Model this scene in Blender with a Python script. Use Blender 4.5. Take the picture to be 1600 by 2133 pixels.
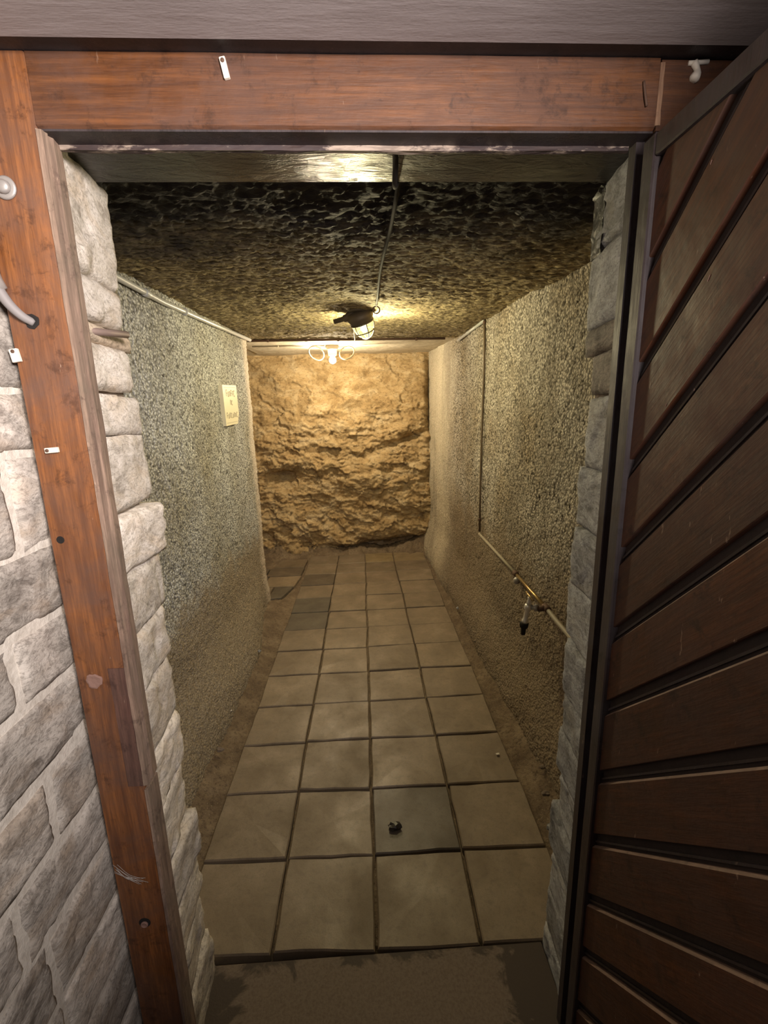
import bpy, bmesh, math, random
import numpy as np
from mathutils import Vector, Matrix

for o in list(bpy.data.objects): bpy.data.objects.remove(o)
S = bpy.context.scene
COL = S.collection
random.seed(5)
R3 = np.random.RandomState(11)

# ------------------------------------------------------------------ camera
FPX = 930.0
def _cam():
    f = np.array([-46., -205., FPX]); f /= np.linalg.norm(f)
    d = np.array([96., 0, FPX]); d[1] = (FPX*FPX-46*96)/205.; d /= np.linalg.norm(d)
    d -= f*d.dot(f); d /= np.linalg.norm(d)
    return np.stack([np.cross(d, f), f, -d], 1)
_M = _cam()
cd = bpy.data.cameras.new('camera'); cam = bpy.data.objects.new('camera', cd); COL.objects.link(cam)
cd.sensor_fit = 'HORIZONTAL'; cd.sensor_width = 36; cd.lens = FPX/1600*36; cd.clip_start = .02
cam.matrix_world = Matrix(((_M[0][0], -_M[1][0], -_M[2][0], 0), (_M[0][1], -_M[1][1], -_M[2][1], 0),
                           (_M[0][2], -_M[1][2], -_M[2][2], 1.5), (0, 0, 0, 1)))
S.camera = cam

# ------------------------------------------------------------------ world, light, exposure
W = bpy.data.worlds.new('world'); S.world = W; W.use_nodes = True
W.node_tree.nodes['Background'].inputs[0].default_value = (.80, .74, .78, 1)
W.node_tree.nodes['Background'].inputs[1].default_value = .055
S.view_settings.view_transform = 'Standard'; S.view_settings.look = 'None'
S.view_settings.exposure = 0.0; S.view_settings.gamma = 1; S.view_settings.use_curve_mapping = False

def area(name, loc, target, size, power, color):
    l = bpy.data.lights.new(name, 'AREA'); l.shape = 'DISK'; l.size = size; l.energy = power; l.color = color
    o = bpy.data.objects.new(name, l); COL.objects.link(o); o.location = loc
    o.rotation_euler = (Vector(target)-Vector(loc)).to_track_quat('-Z', 'Y').to_euler(); return o
def point(name, loc, r, power, color):
    l = bpy.data.lights.new(name, 'POINT'); l.shadow_soft_size = r; l.energy = power; l.color = color
    o = bpy.data.objects.new(name, l); COL.objects.link(o); o.location = loc; return o
ROOM_LIGHT = area('room_light', (.31, -.25, 1.78), (-.35, .76, 1.68), .30, 14.5, (1, .90, .86)); ROOM_LIGHT.data.spread = math.radians(100)
LAMP1 = dict(power=112.0, color=(1, .87, .49))
LAMP2 = dict(power=150.0, color=(1, .83, .57))

# ------------------------------------------------------------------ noise
_P = R3.permutation(256); _P = np.concatenate([_P, _P, _P])
_G = R3.normal(size=(256, 3)); _G /= np.linalg.norm(_G, axis=1)[:, None]
def perlin(x, y, z):
    xi = np.floor(x).astype(int); yi = np.floor(y).astype(int); zi = np.floor(z).astype(int)
    xf, yf, zf = x-xi, y-yi, z-zi
    u, v, w = [t*t*t*(t*(t*6-15)+10) for t in (xf, yf, zf)]
    out = 0
    for i in (0, 1):
        for j in (0, 1):
            for k in (0, 1):
                g = _G[_P[_P[_P[(xi+i) & 255]+((yi+j) & 255)]+((zi+k) & 255)] & 255]
                n = g[..., 0]*(xf-i)+g[..., 1]*(yf-j)+g[..., 2]*(zf-k)
                out = out+n*(u if i else 1-u)*(v if j else 1-v)*(w if k else 1-w)
    return out*1.5
def fbm(p, s, o=4, gain=.5, ridge=False, seed=0):
    """p: (...,3), s scale (float or 3)"""
    q = np.asarray(p, float)*np.asarray(s)+seed*17.31
    a, t, out = 1., 0., 0
    for _ in range(o):
        n = perlin(q[..., 0], q[..., 1], q[..., 2])
        out = out+a*((1-2*np.abs(n)) if ridge else n); t += a; a *= gain; q = q*2.03+5.2
    return out/t
def facets(P, s, seed=0, tilt=.6):
    q = P*np.array(s)+seed*9.1; c0 = np.floor(q).astype(int); best = np.full(q.shape[:-1], 9.); out = np.zeros(q.shape[:-1])
    for i in (-1, 0, 1):
        for j in (-1, 0, 1):
            for k in (-1, 0, 1):
                c = c0+np.array([i, j, k]); h = _P[_P[_P[c[..., 0] & 255]+(c[..., 1] & 255)]+(c[..., 2] & 255)]
                r1 = _G[h]; r2 = _G[(h+77) & 255]
                d = q-(c+.5+r1*.45); D = (d**2).sum(-1); m = D < best
                best = np.where(m, D, best); out = np.where(m, r2[..., 0]*.5+(d*r2).sum(-1)*tilt, out)
    return out
def sstep(a, b, x):
    t = np.clip((x-a)/(b-a), 0, 1); return t*t*(3-2*t)

# ------------------------------------------------------------------ object helpers
def setp(o, label=None, cat=None, group=None, kind=None):
    if label: o['label'] = label
    if cat: o['category'] = cat
    if group: o['group'] = group
    if kind: o['kind'] = kind
    return o
def empty(name, loc, **k):
    o = bpy.data.objects.new(name, None); COL.objects.link(o); o.location = loc; o.empty_display_size = .05
    return setp(o, **k)
def wloc(o):
    v = Vector((0, 0, 0))
    while o: v += o.location; o = o.parent
    return v
def obj(name, verts, faces, mats, parent=None, origin=None, smooth=False, mi=None, **k):
    """verts in WORLD coordinates; origin = world location of the object's origin"""
    base = wloc(parent) if parent else Vector((0, 0, 0))
    org = Vector(origin) if origin is not None else (base if parent else Vector((0, 0, 0)))
    va = np.asarray(verts, float).reshape(-1, 3)-np.array(org)
    me = bpy.data.meshes.new(name); me.from_pydata(va.tolist(), [], [tuple(f) for f in faces])
    if not isinstance(mats, (list, tuple)): mats = [mats]
    for m in mats: me.materials.append(m)
    if mi is not None: me.polygons.foreach_set('material_index', mi)
    if smooth: me.polygons.foreach_set('use_smooth', [True]*len(me.polygons))
    me.update()
    o = bpy.data.objects.new(name, me); COL.objects.link(o)
    if parent: o.parent = parent
    o.location = org-base
    return setp(o, **k)
def bm_obj(name, bm, mats, parent=None, origin=None, smooth=False, **k):
    bm.normal_update(); bm.verts.index_update()
    v = [tuple(x.co) for x in bm.verts]; f = [[q.index for q in p.verts] for p in bm.faces]
    mi = [p.material_index for p in bm.faces]
    bm.free(); return obj(name, v, f, mats, parent, origin, smooth, mi, **k)
def grid_faces(nu, nv, off=0, flip=False):
    i = np.arange(nu-1)[:, None]; j = np.arange(nv-1)[None, :]
    a = (i*nv+j).ravel()+off; b = a+nv
    f = np.stack([a, b, b+1, a+1], 1)
    return (f[:, ::-1] if flip else f).tolist()
def box_bm(bm, lo, hi, bevel=0, seg=1, mat=0):
    r = bmesh.ops.create_cube(bm, size=1)
    vs = r['verts']
    for v in vs:
        v.co = Vector([lo[i]+(hi[i]-lo[i])*(v.co[i]+.5) for i in range(3)])
    if bevel:
        es = list({e for v in vs for e in v.link_edges})
        bmesh.ops.bevel(bm, geom=es, offset=bevel, segments=seg, affect='EDGES', profile=.5)
    if mat:
        for f in bm.faces: f.material_index = mat
    return bm
def ring_tube(pts, rad, n=10, closed=False, caps=True):
    """tube along pts -> verts, faces; rad may be a list"""
    pts = [Vector(p) for p in pts]; N = len(pts)
    rad = rad if hasattr(rad, '__len__') else [rad]*N
    V, F = [], []
    up = None
    for i, p in enumerate(pts):
        a = pts[(i-1) % N] if (i > 0 or closed) else p
        b = pts[(i+1) % N] if (i < N-1 or closed) else p
        t = (b-a).normalized()
        if up is None:
            up = t.orthogonal().normalized()
        up = (up-t*up.dot(t)).normalized(); s = t.cross(up)
        for k in range(n):
            c = 2*math.pi*k/n
            V.append(p+(up*math.cos(c)+s*math.sin(c))*rad[i])
    M = N if closed else N-1
    for i in range(M):
        for k in range(n):
            a = i*n+k; b = i*n+(k+1) % n; c = ((i+1) % N)*n+(k+1) % n; d = ((i+1) % N)*n+k
            F.append((a, b, c, d))
    if caps and not closed:
        F.append(tuple(range(n))[::-1]); F.append(tuple((N-1)*n+k for k in range(n)))
    return V, F
def lathe(axis_o, axis_d, prof, n=24, cap=True):
    """prof: list of (along, radius)"""
    o = Vector(axis_o); d = Vector(axis_d).normalized(); u = d.orthogonal().normalized(); w = d.cross(u)
    V, F = [], []
    for a, r in prof:
        for k in range(n):
            c = 2*math.pi*k/n; V.append(o+d*a+(u*math.cos(c)+w*math.sin(c))*r)
    for i in range(len(prof)-1):
        for k in range(n):
            F.append((i*n+k, i*n+(k+1) % n, (i+1)*n+(k+1) % n, (i+1)*n+k))
    if cap:
        F.append(tuple(range(n))[::-1]); F.append(tuple((len(prof)-1)*n+k for k in range(n)))
    return V, F
def merge(*vf):
    V, F = [], []
    for v, f in vf:
        o = len(V); V += list(v); F += [tuple(i+o for i in g) for g in f]
    return V, F
def spline(pts, n=6):
    P = [Vector(p) for p in pts]; P = [P[0]*2-P[1]]+P+[P[-1]*2-P[-2]]; out = []
    for i in range(1, len(P)-2):
        for k in range(n):
            t = k/n; a, b, c, d = P[i-1:i+3]
            out.append(.5*((2*b)+(c-a)*t+(2*a-5*b+4*c-d)*t*t+(3*b-a-3*c+d)*t**3))
    out.append(P[-2]); return out

# ------------------------------------------------------------------ materials
class NT:
    def __init__(s, name):
        s.m = bpy.data.materials.new(name); s.m.use_nodes = True; s.t = s.m.node_tree; s.n = s.t.nodes
        s.b = s.n['Principled BSDF']; s.L = s.t.links.new
    def node(s, ty, **kw):
        n = s.n.new(ty)
        for k, v in kw.items():
            if k.startswith('_'): setattr(n, k[1:], v)
        return n
    def coord(s, scale=(1, 1, 1), rot=(0, 0, 0)):
        if not hasattr(s, 'g'): s.g = s.n.new('ShaderNodeNewGeometry')
        m = s.n.new('ShaderNodeMapping'); m.inputs['Scale'].default_value = scale; m.inputs['Rotation'].default_value = rot
        s.L(s.g.outputs['Position'], m.inputs[0]); return m.outputs[0]
    def noise(s, vec, scale, detail=4, rough=.5, dist=0):
        n = s.n.new('ShaderNodeTexNoise'); s.L(vec, n.inputs['Vector'])
        n.inputs['Scale'].default_value = scale; n.inputs['Detail'].default_value = detail
        n.inputs['Roughness'].default_value = rough; n.inputs['Distortion'].default_value = dist
        return n.outputs['Fac']
    def voro(s, vec, scale, out='Distance', feature='F1', rand=1):
        n = s.n.new('ShaderNodeTexVoronoi'); n.feature = feature; s.L(vec, n.inputs['Vector'])
        n.inputs['Scale'].default_value = scale; n.inputs['Randomness'].default_value = rand
        return n.outputs[out]
    def ramp(s, fac, stops, interp='LINEAR'):
        r = s.n.new('ShaderNodeValToRGB'); r.color_ramp.interpolation = interp
        e = r.color_ramp.elements
        while len(e) < len(stops): e.new(.5)
        for q, (p, c) in zip(e, stops):
            q.position = p; q.color = (c, c, c, 1) if not hasattr(c, '__len__') else (*c, 1)
        s.L(fac, r.inputs[0]); return r.outputs[0]
    def mix(s, fac, a, b, mode='MIX'):
        m = s.n.new('ShaderNodeMix'); m.data_type = 'RGBA'; m.blend_type = mode
        for v, i in ((fac, 0), (a, 6), (b, 7)):
            if hasattr(v, 'links'): s.L(v, m.inputs[i])
            elif i == 0: m.inputs[0].default_value = v
            else: m.inputs[i].default_value = (*v, 1) if len(v) == 3 else v
        return m.outputs[2]
    def math(s, op, a, b=0.):
        m = s.n.new('ShaderNodeMath'); m.operation = op
        for v, i in ((a, 0), (b, 1)):
            if hasattr(v, 'links'): s.L(v, m.inputs[i])
            else: m.inputs[i].default_value = v
        return m.outputs[0]
    def bump(s, h, strength, dist=.005, prev=None):
        b = s.n.new('ShaderNodeBump'); b.inputs['Strength'].default_value = strength; b.inputs['Distance'].default_value = dist
        s.L(h, b.inputs['Height'])
        if prev: s.L(prev, b.inputs['Normal'])
        s.L(b.outputs[0], s.b.inputs['Normal']); return b.outputs[0]
    def col(s, c):
        if hasattr(c, 'links'): s.L(c, s.b.inputs['Base Color'])
        else: s.b.inputs['Base Color'].default_value = (*c, 1)
    def rough(s, r):
        if hasattr(r, 'links'): s.L(r, s.b.inputs['Roughness'])
        else: s.b.inputs['Roughness'].default_value = r
    def objinfo(s):
        return s.n.new('ShaderNodeObjectInfo').outputs

def m_plain(name, c, rough=.5, metal=0, spec=None):
    t = NT(name); t.col(c); t.rough(rough); t.b.inputs['Metallic'].default_value = metal
    if spec is not None: t.b.inputs['Specular IOR Level'].default_value = spec
    return t.m

def m_pebble(name, light, mid, dark, patch, bumpd=.006, cell=85., stain=None):
    """rough cast / exposed grain plaster"""
    t = NT(name); c = t.coord()
    wv = t.noise(c, 30, 3)
    cellc = t.voro(c, cell, 'Color'); celld = t.voro(c, cell, 'Distance')
    cv = t.n.new('ShaderNodeSeparateColor'); t.L(cellc, cv.inputs[0])
    g = t.ramp(cv.outputs[0], [(0, dark), (.16, mid), (.5, light), (1, tuple(min(1, x*1.25) for x in light))])
    edge = t.ramp(celld, [(.30, 1.), (.68, .42)])
    g = t.mix(1, g, edge, 'MULTIPLY')
    big = t.noise(c, 2.2, 5, .6)
    g = t.mix(t.ramp(big, [(.42, 0.), (.66, .85)]), g, t.mix(1, g, patch, 'MULTIPLY'))
    fine = t.noise(c, 160, 3, .7)
    g = t.mix(t.ramp(fine, [(.35, .5), (.6, 0.)]), g, dark)
    if stain: g = stain(t, g)
    t.col(g); t.rough(.92); t.b.inputs['Specular IOR Level'].default_value = .2
    h = t.math('SUBTRACT', t.math('MULTIPLY', cv.outputs[1], .5), celld)
    h = t.math('ADD', h, t.math('MULTIPLY', wv, .6))
    t.bump(h, 1., bumpd)
    return t.m

def _stain_left(t, g):
    s = sep(t); n = t.noise(t.coord(), 5, 5, .65, .3); n2 = t.noise(t.coord(), 90, 3, .7)
    low = t.ramp(t.math('ADD', t.math('SUBTRACT', s['Z'], .30), t.math('MULTIPLY', n, -.55)), [(0., .85), (.16, 0.)])
    dirt = t.ramp(n2, [(.3, (.17, .13, .085)), (.65, (.33, .27, .185))])
    g = t.mix(low, g, dirt)
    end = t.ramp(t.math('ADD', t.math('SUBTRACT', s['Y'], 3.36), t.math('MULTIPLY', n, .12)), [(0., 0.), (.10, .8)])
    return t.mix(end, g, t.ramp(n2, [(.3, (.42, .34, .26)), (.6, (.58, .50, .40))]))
def _stain_right(t, g):
    s = sep(t); n = t.noise(t.coord(), 4, 5, .65, .3); n2 = t.noise(t.coord(), 90, 3, .7)
    low = t.ramp(t.math('ADD', t.math('SUBTRACT', s['Z'], .42), t.math('MULTIPLY', n, -.60)), [(0., .85), (.2, 0.)])
    g = t.mix(low, g, t.ramp(n2, [(.3, (.13, .095, .06)), (.65, (.26, .20, .13))]))
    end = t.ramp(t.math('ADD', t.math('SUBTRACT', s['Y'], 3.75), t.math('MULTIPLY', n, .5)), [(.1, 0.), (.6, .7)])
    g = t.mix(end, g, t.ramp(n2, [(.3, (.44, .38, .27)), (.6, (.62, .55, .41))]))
    v = t.noise(t.coord((1, 1, .3)), 3.2, 5, .65, .5)   # damp streaks
    return t.mix(t.ramp(v, [(.50, 0.), (.62, .35)]), g, (.13, .11, .085))
def sep(t):
    s = t.n.new('ShaderNodeSeparateXYZ'); s2 = t.coord(); t.L(s2, s.inputs[0]); return s.outputs

def m_wood(name, base, dark, axis='Z', rough=.35, coat=.25, dirt=(.05, .03, .02), dirt_amt=.5, scr=.5, obvar=.0):
    t = NT(name)
    rot = (0, 0, 0)
    if axis == 'D':   # diagonal in the YZ plane
        rot = (math.radians(-45.8), 0, 0); sc = (1, .06, 1)
        m1 = t.n.new('ShaderNodeMapping'); m1.inputs['Rotation'].default_value = (math.radians(45.8), 0, 0)
        t.g = t.n.new('ShaderNodeNewGeometry'); t.L(t.g.outputs['Position'], m1.inputs[0])
        m2 = t.n.new('ShaderNodeMapping'); m2.inputs['Scale'].default_value = (1, .07, 1); t.L(m1.outputs[0], m2.inputs[0]); c = m2.outputs[0]
    else:
        sc = {'Z': (1, 1, .06), 'X': (.06, 1, 1), 'Y': (1, .06, 1)}[axis]; c = t.coord(sc)
    p = t.coord()
    gr = t.noise(c, 38, 5, .62, 1.2); gf = t.noise(c, 210, 3, .7)
    col = t.mix(t.ramp(gr, [(.3, 0.), (.72, 1.)]), dark, base)
    col = t.mix(t.ramp(gf, [(.42, .45), (.6, 0.)]), col, tuple(x*.45 for x in dark))
    bl = t.noise(p, 6, 6, .7, .4)
    col = t.mix(t.ramp(bl, [(.40, 0.), (.68, dirt_amt)]), col, dirt)
    dk = t.noise(p, 26, 5, .75, .3)
    col = t.mix(t.ramp(dk, [(.56, 0.), (.68, .7)]), col, tuple(x*.4 for x in dark))
    sp = t.noise(t.coord((1, 1, .25)), 75, 3, .75)
    col = t.mix(t.ramp(sp, [(.68, 0.), (.73, scr)]), col, (.5, .36, .26))
    if obvar:
        oi = t.objinfo(); hs = t.n.new('ShaderNodeHueSaturation'); t.L(col, hs.inputs['Color'])
        t.L(t.math('ADD', t.math('MULTIPLY', oi['Random'], obvar), 1-obvar/2), hs.inputs['Value']); col = hs.outputs[0]
    t.col(col)
    t.rough(t.ramp(bl, [(.35, rough), (.65, min(1, rough+.3))]))
    t.b.inputs['Coat Weight'].default_value = coat; t.b.inputs['Coat Roughness'].default_value = .3
    b1 = t.bump(gf, .25, .002); t.bump(t.noise(p, 25, 4), .25, .006, b1)
    return t.m

def m_stone(name, light, mid, dark, warm, value=1.0):
    t = NT(name); p = t.coord(); oi = t.objinfo()
    c = t.n.new('ShaderNodeVectorMath'); c.operation = 'ADD'
    r = t.n.new('ShaderNodeCombineXYZ'); t.L(t.math('MULTIPLY', oi['Random'], 30.), r.inputs[0]); t.L(t.math('MULTIPLY', oi['Random'], 17.), r.inputs[2])
    t.L(t.coord((1, 1, 1.9)), c.inputs[0]); t.L(r.outputs[0], c.inputs[1]); c = c.outputs[0]
    a = t.noise(c, 9, 7, .62, 1.6); b = t.noise(c, 34, 6, .65, .8); f = t.noise(c, 120, 4, .7)
    g = t.ramp(a, [(.3, dark), (.47, mid), (.62, light)])
    g = t.mix(t.ramp(b, [(.45, 0.), (.62, .7)]), g, light)
    g = t.mix(t.ramp(t.noise(c, 5, 4, .6, 1), [(.5, 0.), (.68, .65)]), g, warm)
    vn = t.math('ABSOLUTE', t.math('SUBTRACT', t.noise(c, 6, 5, .6, 2.2), .5))
    g = t.mix(t.ramp(vn, [(.0, .42), (.018, 0.)]), g, tuple(x*.55 for x in dark))
    g = t.mix(t.ramp(f, [(.36, .55), (.5, 0.)]), g, dark)
    hs = t.n.new('ShaderNodeHueSaturation'); t.L(g, hs.inputs['Color'])
    t.L(t.math('MULTIPLY', t.math('ADD', t.math('MULTIPLY', oi['Random'], .35), .82), value), hs.inputs['Value'])
    g = t.mix(1, hs.outputs[0], oi['Color'], 'MULTIPLY')
    t.col(g); t.rough(.8); t.b.inputs['Specular IOR Level'].default_value = .35
    b1 = t.bump(a, .35, .012); b2 = t.bump(b, .45, .005, b1); t.bump(f, .35, .002, b2)
    return t.m

M = {}
M['pebble_left'] = m_pebble('pebble_left', (.60, .60, .56), (.43, .425, .39), (.12, .11, .095), (.72, .66, .52), .0045, 105., _stain_left)
M['pebble_right'] = m_pebble('pebble_right', (.55, .50, .42), (.36, .32, .255), (.10, .083, .06), (.60, .52, .40), .005, 90., _stain_right)
def _ceil():
    t = NT('rough_dark_ceiling'); c = t.coord(); s = sep(t)
    w = t.coord((.55, 1.3, 1)); a = t.noise(w, 55, 6, .68, .6); b = t.noise(c, 14, 4, .6, .5)
    g = t.ramp(a, [(.36, (.07, .052, .030)), (.5, (.32, .25, .14)), (.68, (.60, .50, .29))])
    g = t.mix(t.ramp(b, [(.45, 0.), (.7, .6)]), g, (.11, .083, .055))
    # near-black colour over the front strip, with a ragged edge
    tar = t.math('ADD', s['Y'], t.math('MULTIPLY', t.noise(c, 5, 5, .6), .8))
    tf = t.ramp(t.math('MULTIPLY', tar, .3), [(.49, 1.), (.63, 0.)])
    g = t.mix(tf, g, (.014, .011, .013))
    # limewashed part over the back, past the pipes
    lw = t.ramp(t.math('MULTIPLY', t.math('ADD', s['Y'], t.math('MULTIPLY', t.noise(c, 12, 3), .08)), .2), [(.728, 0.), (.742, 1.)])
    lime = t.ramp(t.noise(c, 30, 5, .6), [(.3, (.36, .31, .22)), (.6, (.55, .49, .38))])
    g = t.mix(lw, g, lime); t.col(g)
    r = t.mix(tf, (.85, .85, .85), (.72, .72, .72)); t.b.inputs['Specular IOR Level'].default_value = .3; r = t.mix(lw, r, (.85, .85, .85)); t.rough(r)
    h = t.math('ADD', t.voro(w, 62, 'Distance'), t.math('MULTIPLY', a, 1.5))
    hb = t.n.new('ShaderNodeMix'); hb.data_type = 'FLOAT'; t.L(lw, hb.inputs[0]); t.L(h, hb.inputs[2]); hb.inputs[3].default_value = .5
    t.bump(hb.outputs[0], 1., .0045); return t.m
M['ceiling'] = _ceil()
def _rock():
    t = NT('ochre_rock'); c = t.coord((1, 1, 1.7)); p = t.coord()
    a = t.noise(c, 5, 7, .62, .8); b = t.noise(c, 40, 6, .68, .6); f = t.noise(p, 170, 3, .7)
    g = t.ramp(a, [(.32, (.33, .22, .10)), (.5, (.48, .345, .175)), (.68, (.60, .475, .29))])
    g = t.mix(t.ramp(b, [(.34, .7), (.47, 0.)]), g, (.13, .08, .04))
    g = t.mix(t.ramp(f, [(.36, .35), (.5, 0.)]), g, (.16, .10, .05)); t.col(g)
    t.rough(.95); t.b.inputs['Specular IOR Level'].default_value = .15
    b1 = t.bump(a, .5, .03); b2 = t.bump(b, 1., .014, b1); t.bump(f, .5, .002, b2); return t.m
M['rock'] = _rock()
def _dirt():
    t = NT('packed_dirt'); p = t.coord()
    a = t.noise(p, 8, 7, .65); b = t.noise(p, 60, 5, .7); f = t.noise(p, 230, 2, .6)
    g = t.ramp(a, [(.3, (.085, .057, .034)), (.5, (.155, .11, .066)), (.7, (.24, .18, .115))])
    g = t.mix(t.ramp(b, [(.36, .7), (.5, 0.)]), g, (.06, .04, .025))
    g = t.mix(t.ramp(f, [(.64, 0.), (.7, .6)]), g, (.45, .38, .28)); t.col(g)
    t.rough(.95); b1 = t.bump(a, .5, .02); t.bump(b, 1., .008, b1); return t.m
M['dirt'] = _dirt()
def _tile():
    t = NT('concrete_tile'); p = t.coord(); oi = t.objinfo()
    a = t.noise(p, 5, 5, .6, .3); b = t.noise(p, 45, 5, .7); f = t.noise(p, 260, 3, .7)
    g = t.ramp(a, [(.3, (.145, .110, .072)), (.55, (.202, .157, .109)), (.72, (.262, .211, .155))])
    g = t.mix(t.ramp(b, [(.35, .35), (.5, 0.)]), g, (.105, .08, .055))
    g = t.mix(t.ramp(f, [(.35, .25), (.5, 0.)]), g, (.08, .06, .04))
    g = t.mix(1, g, oi['Color'], 'MULTIPLY'); t.col(g)
    t.rough(t.ramp(a, [(.35, .62), (.65, .42)])); t.b.inputs['Specular IOR Level'].default_value = .4
    b1 = t.bump(b, .18, .003); t.bump(f, .2, .001, b1); return t.m
M['tile'] = _tile()
def _slab():
    t = NT('threshold_cement'); p = t.coord(); s = sep(t)
    a = t.noise(p, 7, 6, .65, .5); f = t.noise(p, 150, 3, .7)
    ex = t.math('ABSOLUTE', t.math('SUBTRACT', s['X'], -.03))
    v = t.math('ADD', t.math('SUBTRACT', ex, .36), t.math('MULTIPLY', t.math('SUBTRACT', a, .5), .5))
    v2 = t.math('ADD', t.math('SUBTRACT', s['Y'], .955), t.math('MULTIPLY', t.math('SUBTRACT', a, .5), .35))
    k = t.math('MAXIMUM', t.ramp(v, [(0., 0.), (.03, 1.)]), t.ramp(v2, [(0., 0.), (.02, 1.)]))
    g = t.ramp(f, [(.3, (.10, .07, .052)), (.6, (.145, .108, .082))])
    g = t.mix(k, g, (.040, .026, .018)); t.col(g); t.rough(.7); t.bump(f, .3, .002); return t.m
M['slab'] = _slab()
M['stone_left'] = m_stone('stone_left', (.60, .56, .51), (.42, .385, .345), (.17, .15, .13), (.46, .37, .28))
M['stone_jamb'] = m_stone('stone_jamb', (.62, .57, .51), (.48, .43, .37), (.22, .19, .155), (.50, .40, .29), 1.08)
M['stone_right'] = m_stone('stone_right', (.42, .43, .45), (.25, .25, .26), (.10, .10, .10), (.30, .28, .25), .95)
def _mortar():
    t = NT('pale_mortar'); p = t.coord(); a = t.noise(p, 60, 5, .7)
    t.col(t.ramp(a, [(.3, (.55, .50, .43)), (.6, (.74, .69, .61))])); t.rough(.95); t.bump(a, .7, .004); return t.m
M['mortar'] = _mortar()
def _mortar2():
    t = NT('dark_mortar'); p = t.coord(); a = t.noise(p, 60, 5, .7)
    t.col(t.ramp(a, [(.3, (.10, .075, .055)), (.6, (.21, .165, .125))])); t.rough(.95); t.bump(a, .8, .005); return t.m
M['mortar_dark'] = _mortar2()
M['wood_post'] = m_wood('varnished_post', (.33, .122, .032), (.125, .041, .013), 'Z', .33, .3, (.10, .055, .04), .75)
M['wood_header'] = m_wood('varnished_header', (.165, .060, .016), (.070, .024, .008), 'X', .45, .08, (.07, .035, .025), .6, .15)
M['wood_worn'] = m_wood('weathered_wood', (.36, .25, .18), (.15, .09, .065), 'Z', .8, 0, (.10, .085, .06), .5, .4)
M['wood_pale'] = m_wood('bare_pale_wood', (.36, .22, .13), (.20, .10, .055), 'Z', .7, 0, (.1, .06, .04), .3, .1)
def _chip():
    t = NT('chipped_dark_strip'); p = t.coord((.35, 1, 1)); a = t.noise(p, 22, 6, .7); b = t.noise(t.coord((.2, 1, 1)), 150, 3)
    g = t.mix(t.ramp(a, [(.50, 0.), (.56, 1.)]), (.030, .018, .018), (.30, .235, .185)); g = t.mix(t.ramp(b, [(.4, .5), (.6, 0.)]), g, (.05, .03, .025))
    t.col(g); t.rough(.75); t.bump(b, .5, .002); return t.m
M['chipped'] = _chip()
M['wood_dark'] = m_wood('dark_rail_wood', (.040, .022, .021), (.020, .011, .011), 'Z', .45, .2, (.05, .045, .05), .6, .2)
M['wood_board'] = m_wood('door_board_wood', (.085, .025, .006), (.036, .010, .003), 'D', .5, .04, (.05, .022, .014), .7, .25, .25)
M['edge_highlight'] = m_wood('board_edge_highlight', (.24, .15, .115), (.13, .08, .06), 'D', .6, 0, (.08, .05, .04), .3, .1)  # paler wood paints the light caught on each board's top edge
M['wood_groove'] = m_wood('groove_wood', (.022, .010, .008), (.012, .006, .005), 'D', .6, 0, (.02, .01, .01), .3, 0)
def _grey():
    t = NT('grey_painted_beam'); p = t.coord((.15, 1, 1)); q = t.coord()
    a = t.noise(p, 40, 5, .65); b = t.noise(q, 4, 4, .5)
    g = t.ramp(b, [(.3, (.27, .235, .235)), (.7, (.34, .30, .30))])
    g = t.mix(t.ramp(t.noise(p, 30, 3, .7), [(.66, 0.), (.73, .35)]), g, (.34, .31, .31))
    t.col(g); t.rough(.5); b1 = t.bump(a, .35, .004); t.bump(t.noise(q, 160, 2), .2, .001, b1); return t.m
M['grey_paint'] = _grey()
def _tar():
    t = NT('tarred_lintel'); p = t.coord((.35, 1, 1)); a = t.noise(p, 45, 6, .7, .4); b = t.noise(t.coord(), 6, 3)
    t.col(t.ramp(a, [(.4, (.010, .008, .009)), (.7, (.035, .028, .028))])); t.rough(t.ramp(b, [(.4, .22), (.65, .45)]))
    t.b.inputs['Specular IOR Level'].default_value = .7
    t.bump(a, .9, .007); return t.m
M['tar'] = _tar()
def m_emit(name, color, strength, glass=.0):
    t = NT(name); e = t.n.new('ShaderNodeEmission'); e.inputs[0].default_value = (*color, 1); e.inputs[1].default_value = strength
    out = t.n['Material Output']
    if glass:
        tr = t.n.new('ShaderNodeBsdfTransparent'); mx = t.n.new('ShaderNodeMixShader'); mx.inputs[0].default_value = 1-glass
        t.L(tr.outputs[0], mx.inputs[1]); t.L(e.outputs[0], mx.inputs[2]); t.L(mx.outputs[0], out.inputs[0])
    else: t.L(e.outputs[0], out.inputs[0])
    return t.m
M['dome'] = m_emit('lit_yellow_glass', (1, .84, .30), 1.5, .30)
M['bulb'] = m_emit('lit_bulb_glass', (1, .93, .72), 14., .3)
M['filament'] = m_emit('glowing_core', (1, .93, .66), 9.)
M['pvc'] = m_plain('grey_plastic_pipe', (.42, .42, .40), .35)
M['pvc_old'] = m_plain('dusty_beige_pipe', (.30, .26, .19), .6)
M['black'] = m_plain('black_cable', (.018, .014, .012), .8, 0, .2)
M['rust'] = m_plain('rusty_iron', (.10, .055, .035), .75, .2)
M['rod'] = m_plain('dusty_steel_rod', (.26, .19, .16), .6, .4)
M['brass'] = m_plain('worn_brass_pipe', (.42, .30, .14), .32, .85)
M['chrome'] = m_plain('chrome', (.80, .78, .74), .22, .55)
M['wirepipe'] = m_plain('brown_painted_pipe', (.12, .085, .05), .6)
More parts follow.
